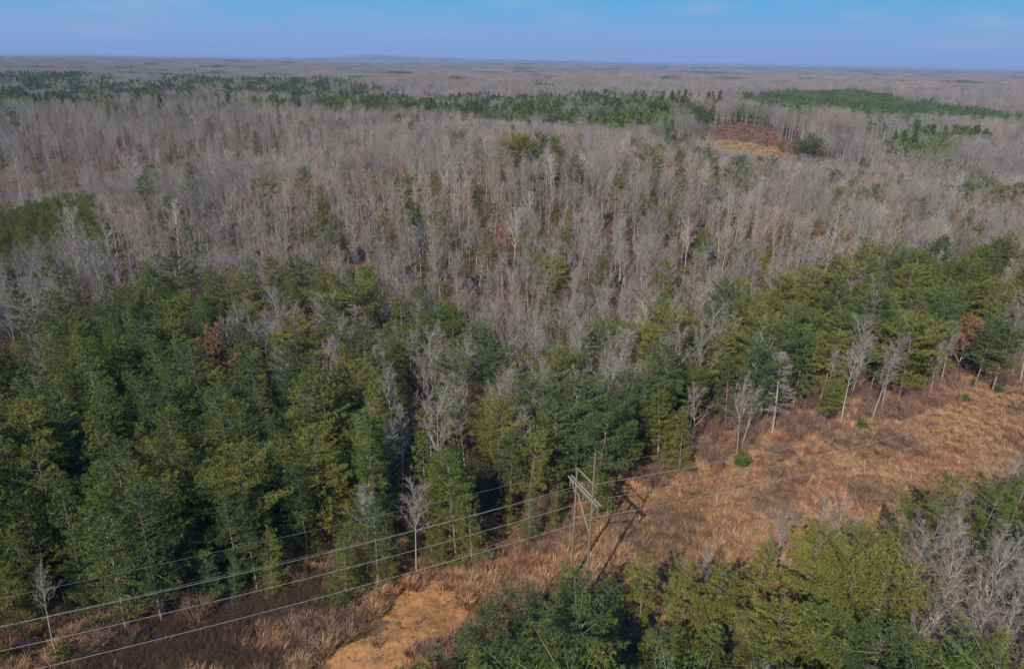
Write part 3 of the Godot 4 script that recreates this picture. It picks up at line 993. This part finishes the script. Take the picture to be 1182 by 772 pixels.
# ---------------------------------------------------------------- power line
func power_line() -> void:
	var foot := func(k: float, up: float) -> Vector3:
		var p := ROW_AT + ROW_N * k
		return Vector3(p.x, up, -p.y)
	var o := thing("power_pole", Vector3.ZERO)
	tag(o, "grey wooden two-legged power pole frame carrying the wires over the strip", "power pole")
	var white := Color(1, 1, 1)
	for q in [[1.5, 17.3], [-2.0, 21.2]]:
		var m := Mb.new()
		var g := ground_y(foot.call(q[0], 0.0).x, -foot.call(q[0], 0.0).z)
		for i in 8:
			var a: float = lerpf(g - 0.6, q[1], i / 8.0)
			var b: float = lerpf(g - 0.6, q[1], (i + 1) / 8.0)
			m.tube(foot.call(q[0], a), foot.call(q[0], b), 0.165 - 0.008 * i, 0.157 - 0.008 * i, 10, white * rng.randf_range(0.9, 1.1))
		m.tube(foot.call(q[0], q[1]), foot.call(q[0], q[1] + 0.02), 0.101, 0.0, 10, white)
		part("pole", m.mesh(M.pole), o)
	var along := Vector3(ROW_E.x, 0, -ROW_E.y)
	var cross := Vector3(ROW_N.x, 0, -ROW_N.y)
	var bas := Basis(cross, Vector3.UP, cross.cross(Vector3.UP))
	var arm: Node3D
	for sgn in [-1.0, 1.0]:
		var m := Mb.new()
		m.box(Transform3D(bas, foot.call(-0.2, 15.3) + along * 0.2 * sgn), Vector3(3.25, 0.10, 0.045), white)
		arm = part("crossarm", m.mesh(M.pale_wood), o)
	var m := Mb.new()
	m.box(Transform3D(bas, foot.call(-0.25, 17.0) + along * 0.2), Vector3(1.95, 0.06, 0.045), white)
	part("upper_arm", m.mesh(M.pale_wood), o)
	for q in [[1.5, 13.9, -2.0, 9.6], [-2.0, 13.4, 1.5, 10.4]]:
		m = Mb.new()
		var off := along * (0.24 if q[0] > 0.0 else -0.24)
		m.tube(foot.call(q[0], q[1]) + off, foot.call(q[2], q[3]) + off, 0.055, 0.055, 6, white)
		part("brace", m.mesh(M.pale_wood), o)
	for q in [[1.5, 13.6, 2.75], [-2.0, 13.6, -3.0]]:
		m = Mb.new()
		m.tube(foot.call(q[0], q[1]), foot.call(q[2], 15.2), 0.05, 0.05, 5, white)
		part("arm_strut", m.mesh(M.pale_wood), o)
	var ks := [2.8, -0.2, -3.2]
	for k in ks:
		m = Mb.new()
		m.tube(foot.call(k, 15.2), foot.call(k, 13.95), 0.025, 0.025, 5, white)
		for i in 7:
			var y := 14.95 - i * 0.15
			m.tube(foot.call(k, y + 0.05), foot.call(k, y - 0.03), 0.04, 0.13, 10, white)
			m.tube(foot.call(k, y - 0.03), foot.call(k, y - 0.05), 0.13, 0.03, 10, white)
		part("insulator", m.mesh(M.glassy), arm)
	var words := ["far crossarm end", "middle of the crossarm", "crossarm end over the strip"]
	for i in 5:
		m = Mb.new()
		var k: float = ks[i] if i < 3 else [1.5, -2.0][i - 3]
		var prev := Vector3.ZERO
		for n in 101:
			var s := -130.0 + n * 2.6
			var y := 0.0
			if i < 3:
				y = (13.75 + 0.0009 * ((s + 14.0) ** 2 - 196.0)) if s < 0.0 else 13.75 - 0.115 * s + 0.0008 * s * s
			else:
				y = (17.15 - 0.012 * s + 0.00035 * s * s) if s < 0.0 else 17.15 - 0.09 * s + 0.0006 * s * s
			var p: Vector3 = foot.call(k, y) + along * s
			if n: m.tube(prev, p, 0.018 if i < 3 else 0.007, 0.018 if i < 3 else 0.007, 5, white)
			prev = p
		var w := part(numbered("power_wire" if i < 3 else "shield_wire"), m.mesh(M.wire), self)
		if i < 3: tag(w, "grey power wire hung from the %s" % words[i], "wire", "wires of the power line")
		else: tag(w, "thin top wire fixed to the upper arm at the %s pole" % ["shorter", "taller"][i - 3], "wire", "wires of the power line")

# ---------------------------------------------------------------- scene
func _ready() -> void:
	var cam := Camera3D.new()
	cam.name = "camera"
	cam.fov = 52.2
	cam.near = 1.0
	cam.far = 40000.0
	cam.transform = Transform3D(Basis(Vector3.RIGHT, deg_to_rad(-21.8)) * Basis(Vector3.BACK, deg_to_rad(0.92)), Vector3(0, EYE, 0))
	add_child(cam)
	cam.current = true
	cam_inv = cam.transform.affine_inverse()
	var sky := PanoramaSkyMaterial.new()
	sky.panorama = clear_sky()
	var env := Environment.new()
	env.background_mode = Environment.BG_SKY
	env.sky = Sky.new()
	env.sky.sky_material = sky
	env.tonemap_mode = Environment.TONE_MAPPER_LINEAR
	env.tonemap_exposure = 1.5
	env.sdfgi_enabled = true
	env.ssao_enabled = true
	env.ssil_enabled = true
	env.fog_enabled = true
	env.fog_density = 0.00008
	env.fog_light_color = Color(0.66, 0.78, 1.0)
	var we := WorldEnvironment.new()
	we.name = "environment"
	we.environment = env
	add_child(we)
	var sun := DirectionalLight3D.new()
	sun.name = "sun"
	sun.light_energy = 1.45
	sun.light_color = Color(1.0, 0.94, 0.85)
	sun.light_angular_distance = 0.5
	sun.shadow_enabled = true
	add_child(sun)
	var travel := Vector3(0.468 * cos(0.62), -sin(0.62), -0.884 * cos(0.62))
	sun.basis = Basis.looking_at(travel, Vector3.UP)

	noise.seed = 4
	noise.frequency = 0.012
	noise.fractal_octaves = 3
	M.bark = rough(Color(0.20, 0.165, 0.14))
	M.bark_plain = rough(Color(0.20, 0.165, 0.14), false)
	M.bare_bark = rough(Color(0.27, 0.25, 0.235))
	M.pale_bark = rough(Color(0.52, 0.49, 0.44))
	M.twig = rough(Color(0.222, 0.208, 0.201))
	M.pale_twig = rough(Color(0.36, 0.33, 0.30))
	M.grey_wood = rough(Color(0.30, 0.28, 0.275))
	M.brush_twig = rough(Color(0.085, 0.058, 0.048))
	M.shrub_twig = rough(Color(0.17, 0.13, 0.115))
	M.shrub_leaf = rough(Color(0.07, 0.115, 0.022), true, 0.3)
	M.leaf = rough(Color(1, 1, 1), true, 0.3)
	for i in TONES.size(): M["pine_%d" % i] = rough(TONES[i], true, 0.3)
	M.straw = rough(Color(1, 1, 1), true, 0.35)
	M.far_pine = rough(Color(0.064, 0.092, 0.036))
	M.far_bare = rough(Color(0.204, 0.186, 0.188))
	M.pole = rough(Color(0.16, 0.125, 0.10))
	M.pale_wood = rough(Color(0.22, 0.21, 0.195))
	M.glassy = rough(Color(0.10, 0.085, 0.08), true, 0.0, 0.3)
	M.wire = rough(Color(0.27, 0.27, 0.265), true, 0.0, 0.5)
	M.litter = ground_mat([Color(0.05, 0.037, 0.031), Color(0.10, 0.068, 0.052), Color(0.15, 0.099, 0.075), Color(0.20, 0.143, 0.11)], 14.0, 2)
	M.thatch = ground_mat([Color(0.09, 0.055, 0.035), Color(0.17, 0.10, 0.06), Color(0.24, 0.14, 0.08), Color(0.30, 0.19, 0.11)], 8.0, 12)
	M.dirt = ground_mat([Color(0.14, 0.075, 0.04), Color(0.31, 0.165, 0.075), Color(0.40, 0.215, 0.10), Color(0.45, 0.27, 0.14)], 17.0, 22)
	M.field = ground_mat([Color(0.11, 0.065, 0.052), Color(0.16, 0.09, 0.072), Color(0.19, 0.11, 0.085), Color(0.26, 0.17, 0.12)], 30.0, 32)
	M.straw_field = ground_mat([Color(0.20, 0.12, 0.07), Color(0.29, 0.19, 0.105), Color(0.34, 0.225, 0.125), Color(0.24, 0.15, 0.085)], 12.0, 42)

	build_ground()
	# plant kinds
	for i in 6: pines.append(variant(make_pine(100 + i, [16.0, 17.0, 15.0, 16.5, 14.5, 15.5][i], [2.7, 2.9, 2.5, 3.2, 2.8, 3.3][i], [0.16, 0.22, 0.1, 0.42, 0.46, 0.36][i], "pine" if i < 3 else "round", [84, 88, 84, 66, 64, 66][i]), M.bark_plain, M.leaf, [16.0, 17.0, 15.0, 16.5, 14.5, 15.5][i]))
	pines.append(variant(make_pine(120, 14.0, 5.2, 0.36, "round", 66), M.bark_plain, M.leaf, 14.0))
	pines.append(variant(make_pine(121, 15.0, 3.4, 0.34, "round", 76), M.bark_plain, M.leaf, 15.0))
	pines.append(variant(make_pine(122, 15.0, 2.6, 0.14, "cone", 84), M.bark_plain, M.leaf, 15.0))
	pines.append(variant(make_pine(123, 13.0, 2.7, 0.1, "cone", 76), M.bark_plain, M.leaf, 13.0))
	for i in 8: bares.append(variant(make_bare(200 + i, 18.0, [2.9, 3.4, 4.1, 5.0][i % 4], [0.5, 0.46, 0.42, 0.34][i % 4], 14 + i % 4), M.bare_bark, M.twig, 18.0))
	for i in 3: russets.append(variant(make_bare(300 + i, 12.0, 4.2, 0.25, 14, 0.8), M.bare_bark, M.twig, 12.0))
	deads.append(variant(make_pine(130, 16.0, 2.9, 0.35, "pine", 64, 1.0, true), M.grey_wood, M.leaf, 16.0))
	for i in 2: shrubs.append(variant(make_shrub(400 + i, 2.6, 1.4, 16, false), M.shrub_twig, M.shrub_twig, 2.6))
	shrubs.append(variant(make_shrub(403, 2.0, 1.6, 20, false), M.brush_twig, M.brush_twig, 2.0))
	for i in 2: shrubs.append(variant(make_shrub(410 + i, 2.4, 1.5, 22, true), M.shrub_twig, M.shrub_leaf, 2.4))
	print("kinds ", Time.get_ticks_msec())
	power_line()
	rng.seed = 9
	plant_forest()
	grow_all()
	print("forest ", Time.get_ticks_msec())
	far_wood()
	grow_clearing()
	single_shrubs()
	print("done ", Time.get_ticks_msec())

# a clear autumn sky: pale lavender at the horizon, then cyan, deepening to the zenith; faint streaks of cloud low down, all the way round
func clear_sky() -> ImageTexture:
	var im := Image.create(1024, 512, false, Image.FORMAT_RGBAF)
	var n := FastNoiseLite.new()
	n.seed = 8
	n.frequency = 0.02
	n.fractal_octaves = 4
	for y in 512:
		var el := 90.0 - (y + 0.5) * 180.0 / 512.0
		var c := Color(0.10, 0.085, 0.08)
		if el > 0.0:
			c = Color(0.165, 0.270, 0.465).lerp(Color(0.050, 0.290, 0.515), smoothstep(0.5, 5.5, el))
			c = c.lerp(Color(0.040, 0.130, 0.330), smoothstep(6.0, 70.0, el))
		var band := smoothstep(0.0, 1.0, el) * (1.0 - smoothstep(2.5, 9.0, el))
		for x in 1024:
			var k := c
			if band > 0.0:
				var a := TAU * x / 1024.0
				var v := smoothstep(0.05, 0.5, n.get_noise_3d(cos(a) * 260.0, y * 14.0, sin(a) * 260.0)) * band
				k = c.lerp(Color(0.26, 0.32, 0.46), 0.5 * v)
			im.set_pixel(x, y, k)
	return ImageTexture.create_from_image(im)

func build_ground() -> void:
	var ds := PackedFloat32Array()
	var d := -120.0
	while d < 21000.0:
		ds.append(d)
		d += maxf(1.1, d * 0.014) if d > 20.0 else 10.0
	var n := 170
	var v := PackedVector3Array()
	var idx := PackedInt32Array()
	for r in ds.size():
		var half := maxf(ds[r], 90.0) * 1.05 + 60.0
		for i in n:
			v.append(spot((2.0 * i / (n - 1) - 1.0) * half, ds[r]))
		if r:
			for i in n - 1:
				var a := (r - 1) * n + i
				for q in [a, a + n, a + 1, a + 1, a + n, a + n + 1]: idx.append(q)
	var st := SurfaceTool.new()
	st.begin(Mesh.PRIMITIVE_TRIANGLES)
	for p in v: st.add_vertex(p)
	for q in idx: st.add_index(q)
	st.generate_normals()
	var o := MeshInstance3D.new()
	o.name = "ground"
	o.mesh = st.commit()
	o.material_override = M.litter
	o.set_meta("kind", "structure")
	add_child(o)
	var strip := PackedVector2Array()
	for q in [[-95.0, -14.0], [150.0, -14.0], [150.0, 15.0], [-20.0, 14.5], [-35.0, 18.5], [-62.0, 17.0], [-95.0, 15.0]]:
		strip.append(ROW_AT + ROW_E * q[0] + ROW_N * q[1])
	drape("grass_strip_ground", strip, 0.8, 0.03, 3.0, M.thatch)
	drape("dirt_track", PackedVector2Array(DIRT), 0.22, 0.07, 3.4, M.dirt, 0.13)
	var c := PackedVector2Array(CLEARING)
	drape("hillside_clearing", c, 1.5, 0.12, 7.0, M.field)
	drape("straw_bank", PackedVector2Array(STRAW), 1.2, 0.22, 6.0, M.straw_field)
